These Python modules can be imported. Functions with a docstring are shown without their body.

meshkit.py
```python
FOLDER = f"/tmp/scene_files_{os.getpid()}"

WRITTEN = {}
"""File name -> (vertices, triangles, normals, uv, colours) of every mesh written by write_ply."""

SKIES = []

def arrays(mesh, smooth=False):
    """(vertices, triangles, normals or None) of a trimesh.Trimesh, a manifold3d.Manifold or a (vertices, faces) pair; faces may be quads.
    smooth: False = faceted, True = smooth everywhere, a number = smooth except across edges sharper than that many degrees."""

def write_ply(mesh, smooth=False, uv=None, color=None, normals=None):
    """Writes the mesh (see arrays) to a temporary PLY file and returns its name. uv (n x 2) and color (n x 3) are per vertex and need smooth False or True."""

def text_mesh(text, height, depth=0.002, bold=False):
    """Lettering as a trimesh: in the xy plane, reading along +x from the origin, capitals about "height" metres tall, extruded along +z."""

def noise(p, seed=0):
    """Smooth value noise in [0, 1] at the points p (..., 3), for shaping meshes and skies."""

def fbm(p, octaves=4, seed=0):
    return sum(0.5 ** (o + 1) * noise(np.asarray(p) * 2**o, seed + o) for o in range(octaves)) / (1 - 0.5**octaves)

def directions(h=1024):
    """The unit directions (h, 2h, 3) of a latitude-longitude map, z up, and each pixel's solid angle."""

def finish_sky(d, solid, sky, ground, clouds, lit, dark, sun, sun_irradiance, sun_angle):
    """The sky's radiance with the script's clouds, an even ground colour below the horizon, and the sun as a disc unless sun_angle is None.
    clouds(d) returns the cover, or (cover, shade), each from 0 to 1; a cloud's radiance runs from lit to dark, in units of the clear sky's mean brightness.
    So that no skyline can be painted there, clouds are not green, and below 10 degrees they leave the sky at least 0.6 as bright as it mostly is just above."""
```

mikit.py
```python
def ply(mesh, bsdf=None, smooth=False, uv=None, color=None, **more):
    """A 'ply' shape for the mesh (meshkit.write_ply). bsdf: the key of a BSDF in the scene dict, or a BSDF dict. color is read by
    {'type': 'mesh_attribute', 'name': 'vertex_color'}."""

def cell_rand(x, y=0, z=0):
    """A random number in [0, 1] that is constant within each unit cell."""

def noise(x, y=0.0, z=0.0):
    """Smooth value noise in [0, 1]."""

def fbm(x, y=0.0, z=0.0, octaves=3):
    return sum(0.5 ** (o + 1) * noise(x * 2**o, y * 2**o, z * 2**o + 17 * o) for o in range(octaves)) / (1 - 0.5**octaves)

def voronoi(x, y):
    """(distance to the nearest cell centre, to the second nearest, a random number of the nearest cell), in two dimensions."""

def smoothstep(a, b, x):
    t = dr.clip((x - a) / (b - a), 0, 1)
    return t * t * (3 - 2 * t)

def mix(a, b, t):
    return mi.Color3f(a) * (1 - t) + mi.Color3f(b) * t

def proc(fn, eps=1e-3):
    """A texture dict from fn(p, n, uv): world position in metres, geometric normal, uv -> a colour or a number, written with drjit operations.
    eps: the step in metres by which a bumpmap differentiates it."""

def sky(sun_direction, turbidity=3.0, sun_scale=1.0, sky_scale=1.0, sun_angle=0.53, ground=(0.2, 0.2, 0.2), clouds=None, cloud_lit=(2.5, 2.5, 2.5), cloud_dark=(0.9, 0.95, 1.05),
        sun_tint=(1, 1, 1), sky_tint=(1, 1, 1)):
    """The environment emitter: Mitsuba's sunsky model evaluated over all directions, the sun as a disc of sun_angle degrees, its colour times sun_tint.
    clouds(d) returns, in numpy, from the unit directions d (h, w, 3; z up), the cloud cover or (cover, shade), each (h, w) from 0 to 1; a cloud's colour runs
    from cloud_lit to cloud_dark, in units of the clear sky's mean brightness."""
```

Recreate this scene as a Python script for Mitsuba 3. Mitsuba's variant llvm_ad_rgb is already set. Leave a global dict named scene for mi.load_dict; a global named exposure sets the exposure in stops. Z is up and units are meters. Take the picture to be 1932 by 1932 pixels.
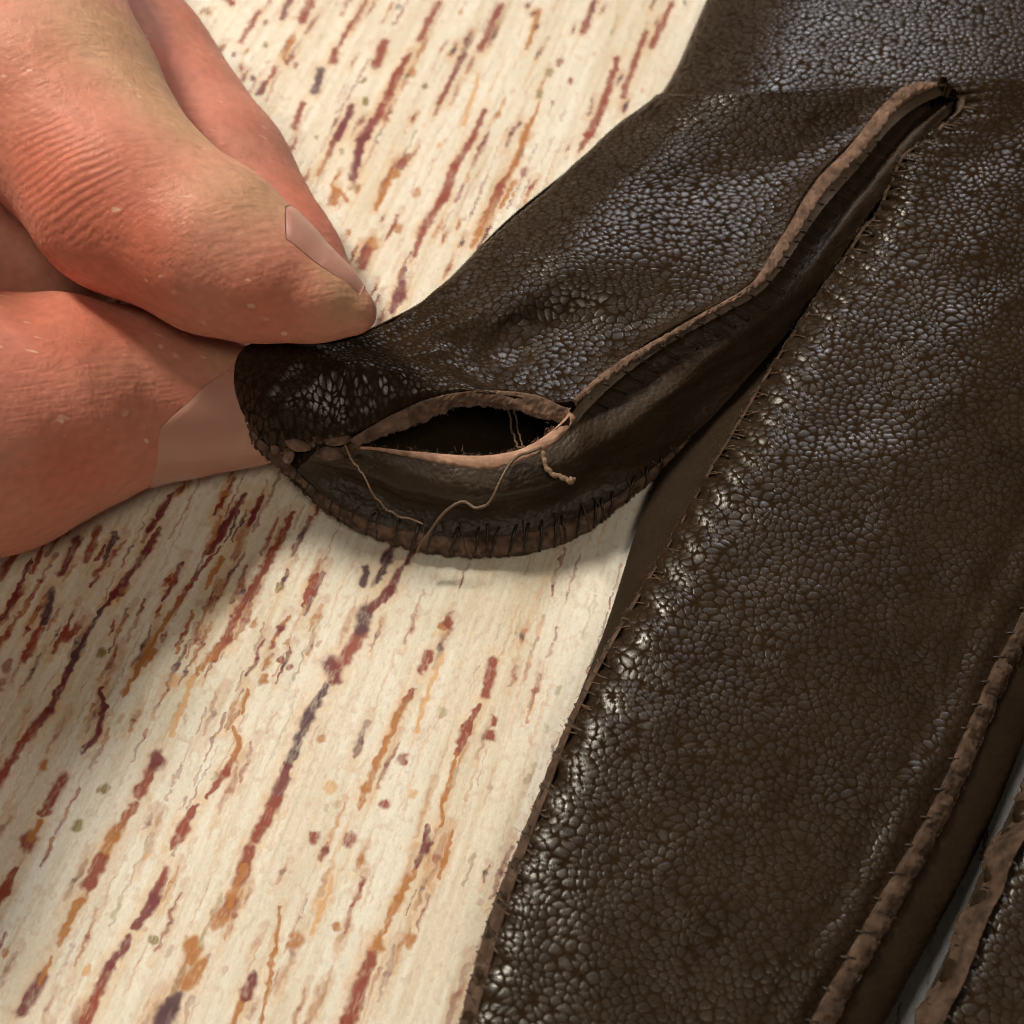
import math, random
import numpy as np, trimesh, manifold3d as m3
import drjit as dr, mitsuba as mi, mikit, meshkit
from mikit import proc, ply
from scipy.interpolate import make_interp_spline
from scipy.spatial import cKDTree

T = mi.ScalarTransform4f
rng = np.random.default_rng(7)
scene, labels = {}, {}
MM = 0.001

# ------------------------------------------------------------------ camera, lamps, exposure
FOV, PITCH, DIST = 47.0, math.radians(60.7), 0.120
FWD = np.array([0, math.cos(PITCH), -math.sin(PITCH)])
UPV = np.array([0, math.sin(PITCH), math.cos(PITCH)])
RIGHT = np.array([1.0, 0, 0])
EYE = -FWD * DIST
FPX = 966.0 / math.tan(math.radians(FOV / 2))
scene['camera'] = {'type': 'thinlens', 'fov': FOV, 'fov_axis': 'x', 'near_clip': 0.005, 'far_clip': 20.0,
                   'aperture_radius': 0.0006, 'focus_distance': 0.1085,
                   'to_world': T().look_at(origin=EYE.tolist(), target=[0, 0, 0], up=[0, 0, 1])}
exposure = 0.0


def disc_lamp(name, pos, target, radius, rgb, label):
    scene[name] = {'type': 'disk', 'to_world': T().look_at(origin=list(pos), target=list(target), up=[0.1, 0.2, 1]) @ T().scale(radius),
                   'emitter': {'type': 'area', 'radiance': {'type': 'rgb', 'value': list(rgb)}},
                   'bsdf': {'type': 'diffuse', 'reflectance': {'type': 'rgb', 'value': 0.5}}}
    labels[name] = {'label': label, 'category': 'lamp'}


disc_lamp('desk_lamp', (-0.25, 0.22, 0.45), (0, 0.02, 0), 0.045, (164, 150, 122), 'round warm desk lamp standing beyond the tabletop scene')
disc_lamp('ceiling_lamp', (0.25, -0.75, 1.5), (0, 0, 0), 0.22, (14.5, 12.8, 10.0), 'round ceiling lamp high above the tabletop')
disc_lamp('window_lamp', (0.20, 0.74, 0.66), (0.01, 0.03, 0), 0.062, (58, 58, 61), 'cool white lamp far off to one side of the table')
scene['room_light'] = {'type': 'constant', 'radiance': {'type': 'rgb', 'value': [0.06, 0.053, 0.046]}}


def W(u, v, z):
    """The point z millimetres above the table that the photograph shows at (u, v) on a 1932-wide frame."""
    u, v, z = np.broadcast_arrays(np.asarray(u, float), np.asarray(v, float), np.asarray(z, float))
    d = FWD * FPX + RIGHT * (u - 966)[..., None] + UPV * (966 - v)[..., None]
    t = (z * MM - EYE[2]) / d[..., 2]
    return EYE + d * t[..., None]


def ppm(p):
    """pixels of that frame per metre at a world point"""
    return FPX / ((np.asarray(p) - EYE) @ FWD)


# ------------------------------------------------------------------ materials
def C(r, g, b):
    s = np.array([r, g, b]) / 255.0
    return np.where(s < 0.04045, s / 12.92, ((s + 0.055) / 1.055) ** 2.4)


def leather_fn(p, n, uv):
    a = mikit.fbm(p.x * 260, p.y * 260, p.z * 260, 3)
    b = mikit.noise(p.x * 5200, p.y * 5200, p.z * 5200)
    return mikit.mix((0.0145, 0.0082, 0.0044), (0.0280, 0.0166, 0.0090), a) * (0.8 + 0.4 * b)


def lit_matte_fn(p, n, uv):
    return leather_fn(p, n, uv) * 1.55  # same leather brightened, painting in light that misses the shaded side panel


def leather_rough(p, n, uv):
    return 0.25 + 0.20 * mikit.fbm(p.x * 900, p.y * 900, p.z * 900, 2)


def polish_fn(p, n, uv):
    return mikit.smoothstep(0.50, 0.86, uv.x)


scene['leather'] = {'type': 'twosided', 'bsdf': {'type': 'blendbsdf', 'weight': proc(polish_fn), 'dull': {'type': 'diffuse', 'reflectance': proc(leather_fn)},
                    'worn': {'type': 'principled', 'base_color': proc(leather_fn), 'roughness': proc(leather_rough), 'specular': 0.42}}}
scene['leather_dull'] = {'type': 'twosided', 'bsdf': {'type': 'principled', 'base_color': proc(leather_fn), 'roughness': 0.7, 'specular': 0.1}}
scene['leather_matte_lit'] = {'type': 'twosided', 'bsdf': {'type': 'principled', 'base_color': proc(lit_matte_fn), 'roughness': 0.5, 'specular': 0.28}}


def suede(lo, hi):
    def fn(p, n, uv):
        a = mikit.fbm(p.x * 1500, p.y * 1500, p.z * 1500, 3)
        b = mikit.fbm(p.x * 900, p.y * 900, p.z * 900, 3)
        return mikit.mix(lo, hi, mikit.smoothstep(0.2, 0.8, 0.6 * a + 0.4 * b))
    return {'type': 'twosided', 'bsdf': {'type': 'principled', 'base_color': proc(fn), 'roughness': 0.9, 'specular': 0.15, 'sheen': 0.3}}


scene['suede_pale'] = suede((0.06, 0.036, 0.026), (0.22, 0.135, 0.098))
scene['suede_lip'] = suede((0.26, 0.145, 0.10), (0.48, 0.29, 0.21))
scene['suede_brown'] = suede((0.028, 0.017, 0.011), (0.105, 0.066, 0.046))
scene['suede_dark'] = suede((0.03, 0.018, 0.012), (0.17, 0.105, 0.075))
scene['thread_dark'] = {'type': 'twosided', 'bsdf': {'type': 'principled', 'base_color': {'type': 'rgb', 'value': [0.022, 0.013, 0.009]}, 'roughness': 0.45, 'specular': 0.5}}
scene['thread_brown'] = {'type': 'twosided', 'bsdf': {'type': 'principled', 'base_color': {'type': 'rgb', 'value': [0.10, 0.06, 0.035]}, 'roughness': 0.5, 'specular': 0.5}}
scene['thread_mid'] = {'type': 'twosided', 'bsdf': {'type': 'principled', 'base_color': {'type': 'rgb', 'value': [0.055, 0.033, 0.02]}, 'roughness': 0.5, 'specular': 0.4}}
scene['thread_tan'] = {'type': 'twosided', 'bsdf': {'type': 'principled', 'base_color': {'type': 'rgb', 'value': [0.19, 0.118, 0.072]}, 'roughness': 0.55, 'specular': 0.4}}

# ------------------------------------------------------------------ tabletop with printed wood grain
COL = {'r': C(140, 55, 32), 'm': C(112, 34, 40), 'p': C(80, 44, 54), 'o': C(176, 112, 50), 'g': C(140, 120, 66), 't': C(214, 170, 120)}
SEG = []   # ax, ay, bx, by, half width a, half width b, strength, colour a, colour b


def streak(tr, cols, w, pts, s=0.95, halo=True):
    k, ox, oy = tr
    P = [W(ox + k * x, oy + k * y, 0)[:2] for x, y in pts]
    n = len(P)
    for i in range(max(1, n - 1)):
        a, b = P[i], P[min(i + 1, n - 1)]
        ca, cb = COL[cols[min(int(i / max(1, n - 1) * len(cols)), len(cols) - 1)]], COL[cols[min(int((i + 1) / max(1, n - 1) * len(cols)), len(cols) - 1)]]
        hw = (0.68 if halo else 0.5) * w * k / 18.5 * MM
        e = (b - a) * 0.12
        if halo:
            SEG.append((*(a - e), *(b + e), hw * 2.1, hw * 2.1, 0.22, *COL['t'], *COL['t']))
        SEG.append((*a, *b, hw * rng.uniform(0.8, 1.15) * (.55 if i == 0 and n > 2 else 1), hw * rng.uniform(0.8, 1.15) * (.55 if i == n - 2 and n > 2 else 1), s, *ca, *cb))


Z7, Z1, Z4 = (0.4902, 0, 1026), (0.388, 0, 0), (0.4902, 631, 118)
for cols, w, pts in [
    ('rrrm', 30, [(-60, 1000), (0, 900), (100, 750), (190, 640), (245, 530)]), ('mp', 27, [(245, 530), (290, 430), (400, 240)]), ('mm', 26, [(400, 240), (450, 190), (560, 30), (620, -60)]),
    ('m', 26, [(320, 800), (380, 720), (400, 640), (390, 560)]), ('oor', 18, [(470, 590), (560, 430), (640, 290), (720, 170), (850, 10)]),
    ('orr', 28, [(740, 520), (800, 440), (880, 370), (910, 280), (970, 170), (1060, 20), (1130, -120)]), ('t', 16, [(660, 740), (740, 520)]),
    ('r', 22, [(1165, 240), (1190, 180), (1220, 120)]), ('p', 62, [(600, 1880), (640, 1810), (690, 1740)]), ('o', 40, [(720, 1690), (780, 1620)]), ('o', 38, [(740, 1530), (740, 1600)]),
    ('or', 38, [(840, 1450), (890, 1380)]), ('r', 36, [(920, 1300), (960, 1180)]), ('o', 22, [(880, 1400), (940, 1240)]), ('r', 38, [(980, 1130), (1060, 990)]), ('m', 38, [(1060, 990), (1110, 860)]),
    ('pp', 38, [(1110, 860), (1190, 660), (1260, 540)]), ('m', 46, [(1270, 460), (1290, 510)]), ('r', 42, [(1310, 470), (1390, 340)]), ('p', 42, [(1390, 330), (1405, 260)]),
    ('m', 36, [(1420, 260), (1500, 180), (1540, 100)]), ('p', 32, [(1450, 150), (1490, 60), (1530, -40)]), ('p', 26, [(1400, 150), (1405, 90)]), ('m', 26, [(1560, 80), (1600, 20)]),
    ('m', 30, [(1650, 1080), (1640, 1170), (1610, 1240)]), ('o', 24, [(1600, 1250), (1540, 1360), (1460, 1520)]), ('o', 46, [(1450, 1540), (1450, 1550)]), ('rr', 42, [(1430, 1590), (1390, 1690), (1340, 1848), (1300, 1920)]),
    ('r', 30, [(1900, 450), (1870, 580)]), ('r', 28, [(1840, 620), (1800, 700), (1760, 800)]), ('o', 18, [(1760, 800), (1710, 980), (1690, 1080)]),
    ('r', 26, [(1650, 420), (1620, 490)]), ('ro', 28, [(1590, 560), (1530, 660), (1500, 740)]), ('o', 30, [(1490, 750), (1410, 940), (1380, 1020)]),
    ('or', 26, [(900, 710), (920, 790), (870, 880), (790, 980)]), ('r', 36, [(750, 1010), (700, 1100), (660, 1170)]), ('rm', 34, [(640, 1260), (590, 1370), (520, 1480)]), ('mr', 32, [(500, 1520), (430, 1620), (370, 1740), (320, 1848), (270, 1930)]),
    ('m', 48, [(600, 825), (600, 840)]), ('r', 32, [(590, 850), (540, 960)]), ('ro', 36, [(520, 1000), (430, 1130), (400, 1200)]), ('r', 42, [(390, 1220), (340, 1310)]), ('o', 26, [(310, 1370), (220, 1540)]), ('o', 16, [(200, 1590), (150, 1690)]),
    ('r', 34, [(240, 910), (170, 1040)]), ('r', 46, [(112, 1140), (105, 1160)]), ('r', 36, [(60, 1250), (10, 1340), (-20, 1400)]), ('o', 20, [(150, 1080), (120, 1130)]),
    ('m', 38, [(160, 1670), (80, 1800)]), ('m', 32, [(980, 1670), (940, 1740)]), ('o', 22, [(930, 1750), (900, 1848)]), ('o', 14, [(1080, 1400), (1060, 1560), (1000, 1848)]), ('o', 18, [(1740, 1100), (1710, 1220), (1680, 1290)]),
    ('o', 18, [(960, 560), (930, 650)]), ('p', 32, [(200, 180), (170, 300)]), ('r', 26, [(160, 330), (100, 440)]), ('t', 20, [(1280, 1280), (1240, 1400), (1200, 1500)]), ('t', 18, [(1700, 430), (1600, 720)]),
    ('m', 28, [(300, -20), (240, 110)]), ('r', 26, [(380, -60), (330, 60)]), ('m', 24, [(120, 60), (60, 200), (0, 300)]), ('r', 24, [(60, 30), (0, 130)]), ('p', 22, [(440, -30), (400, 60)]), ('r', 22, [(170, 10), (120, 110)]),
    ('m', 26, [(660, -190), (580, -60)]), ('m', 28, [(940, -190), (850, -40), (800, 40)]), ('m', 22, [(1010, -180), (960, -80)]), ('o', 16, [(850, 60), (790, 170)]), ('r', 24, [(1230, -200), (1290, -130)]),
]:
    streak(Z7, cols, w, pts)
for x, y, w, c in [(1210, 1130, 40, 'r'), (1340, 1140, 46, 'r'), (1550, 830, 38, 'r'), (1480, 1000, 38, 'r'), (1390, 1220, 38, 'o'), (1140, 1530, 62, 'o'), (1580, 1530, 46, 'o'), (1290, 1470, 32, 'o'), (1240, 750, 34, 'o'), (165, 855, 38, 'o'),
                   (400, 940, 44, 'g'), (300, 1080, 44, 'g'), (265, 355, 46, 'r'), (390, 415, 38, 'g'), (1075, 170, 34, 'g'), (1730, 310, 44, 'r'), (1700, 320, 26, 'o'), (1050, 390, 32, 'r'), (1110, 380, 32, 'o'), (1080, 450, 36, 'r'), (1115, 480, 30, 'r'),
                   (980, 310, 32, 'o'), (1890, 740, 40, 'r'), (1900, 680, 34, 'r'), (30, 470, 40, 'r'), (130, 390, 40, 'o'), (100, 440, 30, 'r'), (480, 570, 30, 'o'), (560, 1200, 34, 't'), (340, 1640, 34, 't'), (20, 1580, 34, 'o'), (590, 1530, 26, 'g'),
                   (1270, 940, 40, 't'), (1590, 960, 34, 't'), (670, 530, 44, 't'), (1020, 520, 36, 'o'), (150, 1080, 26, 'o')]:
    streak(Z7, c, w, [(x, y - w * .12), (x - w * .08, y + w * .12)], 0.85, False)
for cols, w, pts in [
    ('r', 32, [(1260, 60), (1170, 200)]), ('m', 42, [(1410, -10), (1370, 90)]), ('r', 52, [(1510, 10), (1470, 100)]), ('r', 30, [(1780, 0), (1700, 130), (1640, 240)]), ('r', 46, [(1630, 240), (1620, 300)]), ('p', 46, [(1560, 340), (1530, 450)]),
    ('r', 32, [(1470, 500), (1430, 620)]), ('mmo', 38, [(1720, 510), (1640, 660), (1550, 850)]), ('m', 38, [(1290, 400), (1260, 450)]), ('r', 24, [(1340, 330), (1300, 400)]), ('r', 46, [(1870, 200), (1830, 320)]), ('rmm', 42, [(1860, 510), (1760, 690), (1730, 850)]),
    ('r', 62, [(1790, 1220), (1760, 1300)]), ('r', 42, [(1100, -10), (1130, 20)]), ('r', 30, [(1932, 340), (1900, 410)]), ('o', 24, [(1420, 200), (1380, 290)]), ('o', 40, [(1640, 930), (1630, 990)]), ('o', 20, [(1690, 980), (1620, 900)]),
]:
    streak(Z1, cols, w, pts)
for x, y, w, c in [(1140, 260, 40, 'm'), (1200, 250, 34, 'o'), (1420, 190, 62, 'o'), (1230, 380, 34, 'm'), (1440, 320, 44, 'r'), (1740, 920, 50, 'o'), (1010, 50, 36, 'g'), (1290, 110, 40, 'r'), (1780, 490, 40, 'g'), (1770, 390, 36, 'g'), (1700, 1130, 40, 'o'), (1290, 220, 36, 'g'), (1660, 740, 36, 'g'), (1540, 670, 30, 'g')]:
    streak(Z1, c, w, [(x, y - w * .15), (x - w * .08, y + w * .15)], 0.85, False)
for cols, w, pts in [
    ('rrm', 42, [(280, -20), (210, 120), (170, 200), (100, 300), (70, 450)]), ('mr', 28, [(500, -30), (400, 160)]), ('m', 32, [(70, 170), (10, 290)]), ('r', 44, [(280, 360), (255, 400)]), ('rrr', 34, [(580, 180), (530, 300), (460, 400), (420, 520), (340, 640), (310, 740)]),
    ('oro', 34, [(700, 380), (640, 480), (560, 640), (530, 710)]), ('rr', 36, [(1090, -20), (1040, 150), (980, 280), (940, 340)]), ('m', 42, [(270, 790), (250, 900), (220, 960)]), ('o', 32, [(740, 240), (730, 300)]), ('o', 18, [(790, 150), (730, 300), (650, 470)]),
    ('r', 26, [(1200, -120), (1110, 130)]), ('o', 20, [(690, 460), (640, 560)]), ('t', 18, [(560, 40), (500, 240)]), ('o', 18, [(220, 420), (160, 560)]), ('rr', 30, [(1300, -230), (1220, -60)]), ('mr', 30, [(1000, -240), (960, -120)]), ('r', 34, [(640, -220), (560, -50)]), ('r', 30, [(400, -230), (330, -90)]), ('o', 22, [(790, -200), (740, -50)]),
]:
    streak(Z4, cols, w, pts)
for x, y, w, c in [(300, 40, 40, 'o'), (120, 150, 34, 'g'), (735, 420, 40, 'r'), (250, 640, 44, 'o'), (150, 700, 64, 'o'), (830, 40, 36, 'g'), (790, 120, 40, 'g'), (870, 0, 36, 'r'), (910, 70, 30, 'r'), (320, 500, 44, 'o'), (90, 480, 34, 'g'), (240, 430, 40, 'o'), (350, 90, 30, 'g'), (400, 320, 32, 't'), (630, 200, 32, 'o')]:
    streak(Z4, c, w, [(x, y - w * .2), (x - w * .1, y + w * .2)], 0.85, False)
GA = math.radians(17.5)
GD = np.array([math.sin(GA), math.cos(GA)])
for i in range(2600):                                            # faint specks and threads of the print, all over the sheet
    c = rng.uniform(-0.13, 0.13, 2)
    long = rng.random() < 0.35
    L = (rng.uniform(2, 9) if long else rng.uniform(0.1, 0.7)) * MM * 0.5
    seen = -0.062 < c[0] < 0.03 and -0.05 < c[1] < 0.075
    k = rng.choice(list('ooottggrt') if seen else list('ooottgrrmp'))
    hw = (rng.uniform(0.12, 0.26) if long else rng.uniform(0.2, 0.42)) * MM
    bend = rng.normal(0, 0.02, 2) * L
    SEG.append((*(c - GD * L), *(c + GD * L + bend), hw, hw * rng.uniform(.6, 1.1), rng.uniform(0.12, 0.5) if seen else rng.uniform(0.2, 0.9), *COL[k], *COL[k]))
for i in range(420):                                             # middling streaks between the strong ones
    z_ = i % 5
    c = W(rng.uniform(0, 1350), rng.uniform(-120, 700), 0)[:2] if z_ < 3 else (W(rng.uniform(-60, 620), rng.uniform(860, 1260), 0)[:2] if z_ == 3 else W(rng.uniform(0, 1050), rng.uniform(1150, 1980), 0)[:2])
    L = rng.uniform(0.5, 2.4) * MM
    side = np.array([GD[1], -GD[0]]) * rng.normal(0, 0.09) * L
    k, k2, hw, st = rng.choice(list('rrrmop')), rng.choice(list('rmo')), rng.uniform(0.2, 0.40) * MM, rng.uniform(.55, .95) if z_ < 4 else rng.uniform(.25, .6)
    SEG.append((*(c - GD * L * 1.5), *(c + GD * L * 1.5), hw * 1.8, hw * 1.8, .3, *COL['t'], *COL['o']))
    SEG.append((*(c - GD * L), *c, hw * .6, hw, st, *COL[k2], *COL[k]))
    SEG.append((*c, *(c + GD * L + side), hw, hw * .6, st, *COL[k], *COL[k2]))
for i in range(150):                                              # long broken lines, dash after dash along one fibre
    p = np.array([rng.uniform(-0.075, 0.035), rng.uniform(-0.065, 0.06)])
    hw0, tone = rng.uniform(0.10, 0.26) * MM, rng.uniform(.4, .9)
    for _ in range(rng.integers(4, 13)):
        step = rng.uniform(.6, 2.8) * MM
        q = p + GD * step + np.array([GD[1], -GD[0]]) * rng.normal(0, .07) * MM
        if rng.random() < .72:
            k, k2 = rng.choice(list('rrromotp')), rng.choice(list('rom'))
            SEG.append((*p, *q, hw0 * rng.uniform(.6, 1.2), hw0 * rng.uniform(.6, 1.2), tone * rng.uniform(.5, 1), *COL[k], *COL[k2]))
        p = q + GD * rng.uniform(0, .5) * MM
for i in range(700):
    c = np.array([rng.uniform(-0.07, 0.035), rng.uniform(-0.055, 0.085)])
    L = rng.uniform(2.0, 6.0) * MM
    side = np.array([GD[1], -GD[0]]) * rng.normal(0, 0.05) * L
    k, hw = rng.choice(list('tttoorg')), rng.uniform(0.09, 0.24) * MM
    SEG.append((*(c - GD * L), *c, hw * .5, hw, rng.uniform(.12, .4), *COL['t'], *COL[k]))
    SEG.append((*c, *(c + GD * L + side), hw, hw * .4, rng.uniform(.12, .4), *COL[k], *COL['t']))
SEG = np.array(SEG)
CELL, NB, K = 0.0035, 82, 34
bins = [[] for _ in range(NB * NB)]
order = np.argsort(SEG[:, 6])[::-1]
for i in order:
    s = SEG[i]
    pad = max(s[4], s[5]) + 0.0006
    x0, x1 = sorted((s[0], s[2])); y0, y1 = sorted((s[1], s[3]))
    for bx in range(int((x0 - pad) / CELL + NB / 2), int((x1 + pad) / CELL + NB / 2) + 1):
        for by in range(int((y0 - pad) / CELL + NB / 2), int((y1 + pad) / CELL + NB / 2) + 1):
            if 0 <= bx < NB and 0 <= by < NB and len(bins[by * NB + bx]) < K:
                cx, cy = (bx - NB / 2 + .5) * CELL, (by - NB / 2 + .5) * CELL
                ab = s[2:4] - s[:2]
                t = np.clip(((cx - s[0]) * ab[0] + (cy - s[1]) * ab[1]) / max(ab @ ab, 1e-12), 0, 1)
                if math.hypot(cx - s[0] - t * ab[0], cy - s[1] - t * ab[1]) < CELL * .71 + pad:
                    bins[by * NB + bx].append(i)
K = max(len(b) for b in bins)
BIN = np.full((NB * NB, K), len(SEG))
for j, b in enumerate(bins):
    BIN[j, :len(b)] = b[::-1]                                      # faint ones first, strong ones on top
SEGX = np.vstack([SEG, [9, 9, 9, 9, 1e-4, 1e-4, 0, 0, 0, 0, 0, 0, 0]])
BINF = mi.UInt32(BIN.ravel().astype(np.uint32))
SEGF = [mi.Float(np.ascontiguousarray(SEGX[:, j]).astype(np.float32)) for j in range(13)]


def grain_fn(p, n, uv):
    t = p.x * GD[1] - p.y * GD[0]
    s = p.x * GD[0] + p.y * GD[1]
    fine = mikit.fbm(t * 1900, s * 110, 3.0, 3)
    broad = mikit.fbm(t * 240, s * 26, 9.0, 3)
    speck = mikit.fbm(t * 2300, s * 1500, 5.0, 2)
    c = mikit.mix((0.82, 0.765, 0.665), (0.69, 0.585, 0.44), mikit.smoothstep(0.3, 0.75, 0.55 * broad + 0.45 * fine))
    c = mikit.mix(c, (0.62, 0.47, 0.36), 0.45 * mikit.smoothstep(0.55, 0.85, speck))
    wx = p.x + (mikit.fbm(p.x * 1300, p.y * 1300, 1.5, 2) - .5) * 0.0009
    wy = p.y + (mikit.fbm(p.x * 1300, p.y * 1300, 7.5, 2) - .5) * 0.0009
    bx, by = dr.floor(p.x / CELL + NB / 2), dr.floor(p.y / CELL + NB / 2)
    ok = (bx >= 0) & (bx < NB) & (by >= 0) & (by < NB)
    cell = mi.UInt32(mi.Int32(dr.clip(by, 0, NB - 1)) * NB + mi.Int32(dr.clip(bx, 0, NB - 1)))
    wear_fade = 0.50 + 0.5 * mikit.fbm(t * 1500, s * 500, 2.0, 2) + 0.45 * mikit.noise(t * 6500, s * 2200, 8.0)
    for k in range(K):
        i = dr.gather(mi.UInt32, BINF, cell * K + k, ok)
        g = [dr.gather(mi.Float, a, i, ok) for a in SEGF]
        dx, dy = g[2] - g[0], g[3] - g[1]
        q = dr.clip(((wx - g[0]) * dx + (wy - g[1]) * dy) / dr.maximum(dx * dx + dy * dy, 1e-12), 0, 1)
        d = dr.sqrt(dr.square(wx - g[0] - q * dx) + dr.square(wy - g[1] - q * dy))
        hw = dr.lerp(g[4], g[5], q)
        a = (1 - mikit.smoothstep(0.45, 1.25, d / hw)) * dr.clip(g[6] * wear_fade, 0, 0.95)
        a = dr.select(ok, a, 0)
        c = c * (1 - a) + mi.Color3f(dr.lerp(g[7], g[10], q), dr.lerp(g[8], g[11], q), dr.lerp(g[9], g[12], q)) * a
    weave = mikit.noise(p.x * 8200, p.y * 8200, 4.0) + mikit.noise(t * 9000, s * 2600, 6.0)
    return c * (0.90 + 0.10 * weave)


scene['print'] = {'type': 'roughplastic', 'diffuse_reflectance': proc(grain_fn), 'alpha': 0.38, 'int_ior': 1.4, 'nonlinear': False}
tb = trimesh.creation.box((0.9, 0.9, 0.018)); tb.apply_translation((0, 0.1, -0.009))
scene['tabletop'] = ply(tb, 'print')
labels['tabletop'] = {'label': 'cream tabletop printed with reddish brown wood grain streaks', 'category': 'tabletop', 'kind': 'structure'}


# ------------------------------------------------------------------ surfaces
def spl(a, x, k=3, axis=0):
    return make_interp_spline(x, a, k=min(k, len(x) - 1), axis=axis)


def chord(P, axis):
    d = np.linalg.norm(np.diff(P, axis=axis), axis=2).mean(axis=1 - axis)
    x = np.concatenate([[0], np.cumsum(np.maximum(d, 1e-5))])
    return x


def patch(P, res):
    """smooth grid of points through the control grid P (n, m, 3), about res millimetres apart"""
    x, y = chord(P, 0), chord(P, 1)
    n, m = max(8, int(x[-1] / (res * MM))), max(6, int(y[-1] / (res * MM)))
    G = spl(P, x)(np.linspace(0, x[-1], n))
    return spl(G, y, axis=1)(np.linspace(0, y[-1], m))


def curve(P, n=None, res=0.3):
    P = np.asarray(P, float)
    x = np.concatenate([[0], np.cumsum(np.linalg.norm(np.diff(P, axis=0), axis=1))])
    n = n or max(6, int(x[-1] / (res * MM)))
    return spl(P, x, 3)(np.linspace(0, x[-1], n))


def normals(G):
    n = np.cross(np.gradient(G, axis=0), np.gradient(G, axis=1))
    n = n / np.maximum(np.linalg.norm(n, axis=2, keepdims=True), 1e-12)
    c = EYE - G.mean((0, 1))
    return n if (n @ c).mean() > 0 else -n


def faces(n, m, flip=False):
    i = np.arange(n * m).reshape(n, m)
    a, b, c, d = i[:-1, :-1].ravel(), i[1:, :-1].ravel(), i[1:, 1:].ravel(), i[:-1, 1:].ravel()
    f = np.vstack([np.stack([a, b, c], 1), np.stack([a, c, d], 1)])
    return f[:, ::-1] if flip else f


def solid(G, B):
    """closed skin between the grid G and the grid B beneath it"""
    n, m = G.shape[:2]
    V = np.vstack([G.reshape(-1, 3), B.reshape(-1, 3)])
    i = np.arange(n * m).reshape(n, m)
    ring = np.concatenate([i[0, :-1], i[:-1, -1], i[-1, :0:-1], i[:0:-1, 0]])
    nx = np.roll(ring, -1); o = n * m
    F = np.vstack([faces(n, m), faces(n, m, True) + o, np.stack([ring, ring + o, nx + o], 1), np.stack([ring, nx + o, nx], 1)])
    return trimesh.Trimesh(V, F, process=False)


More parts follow.
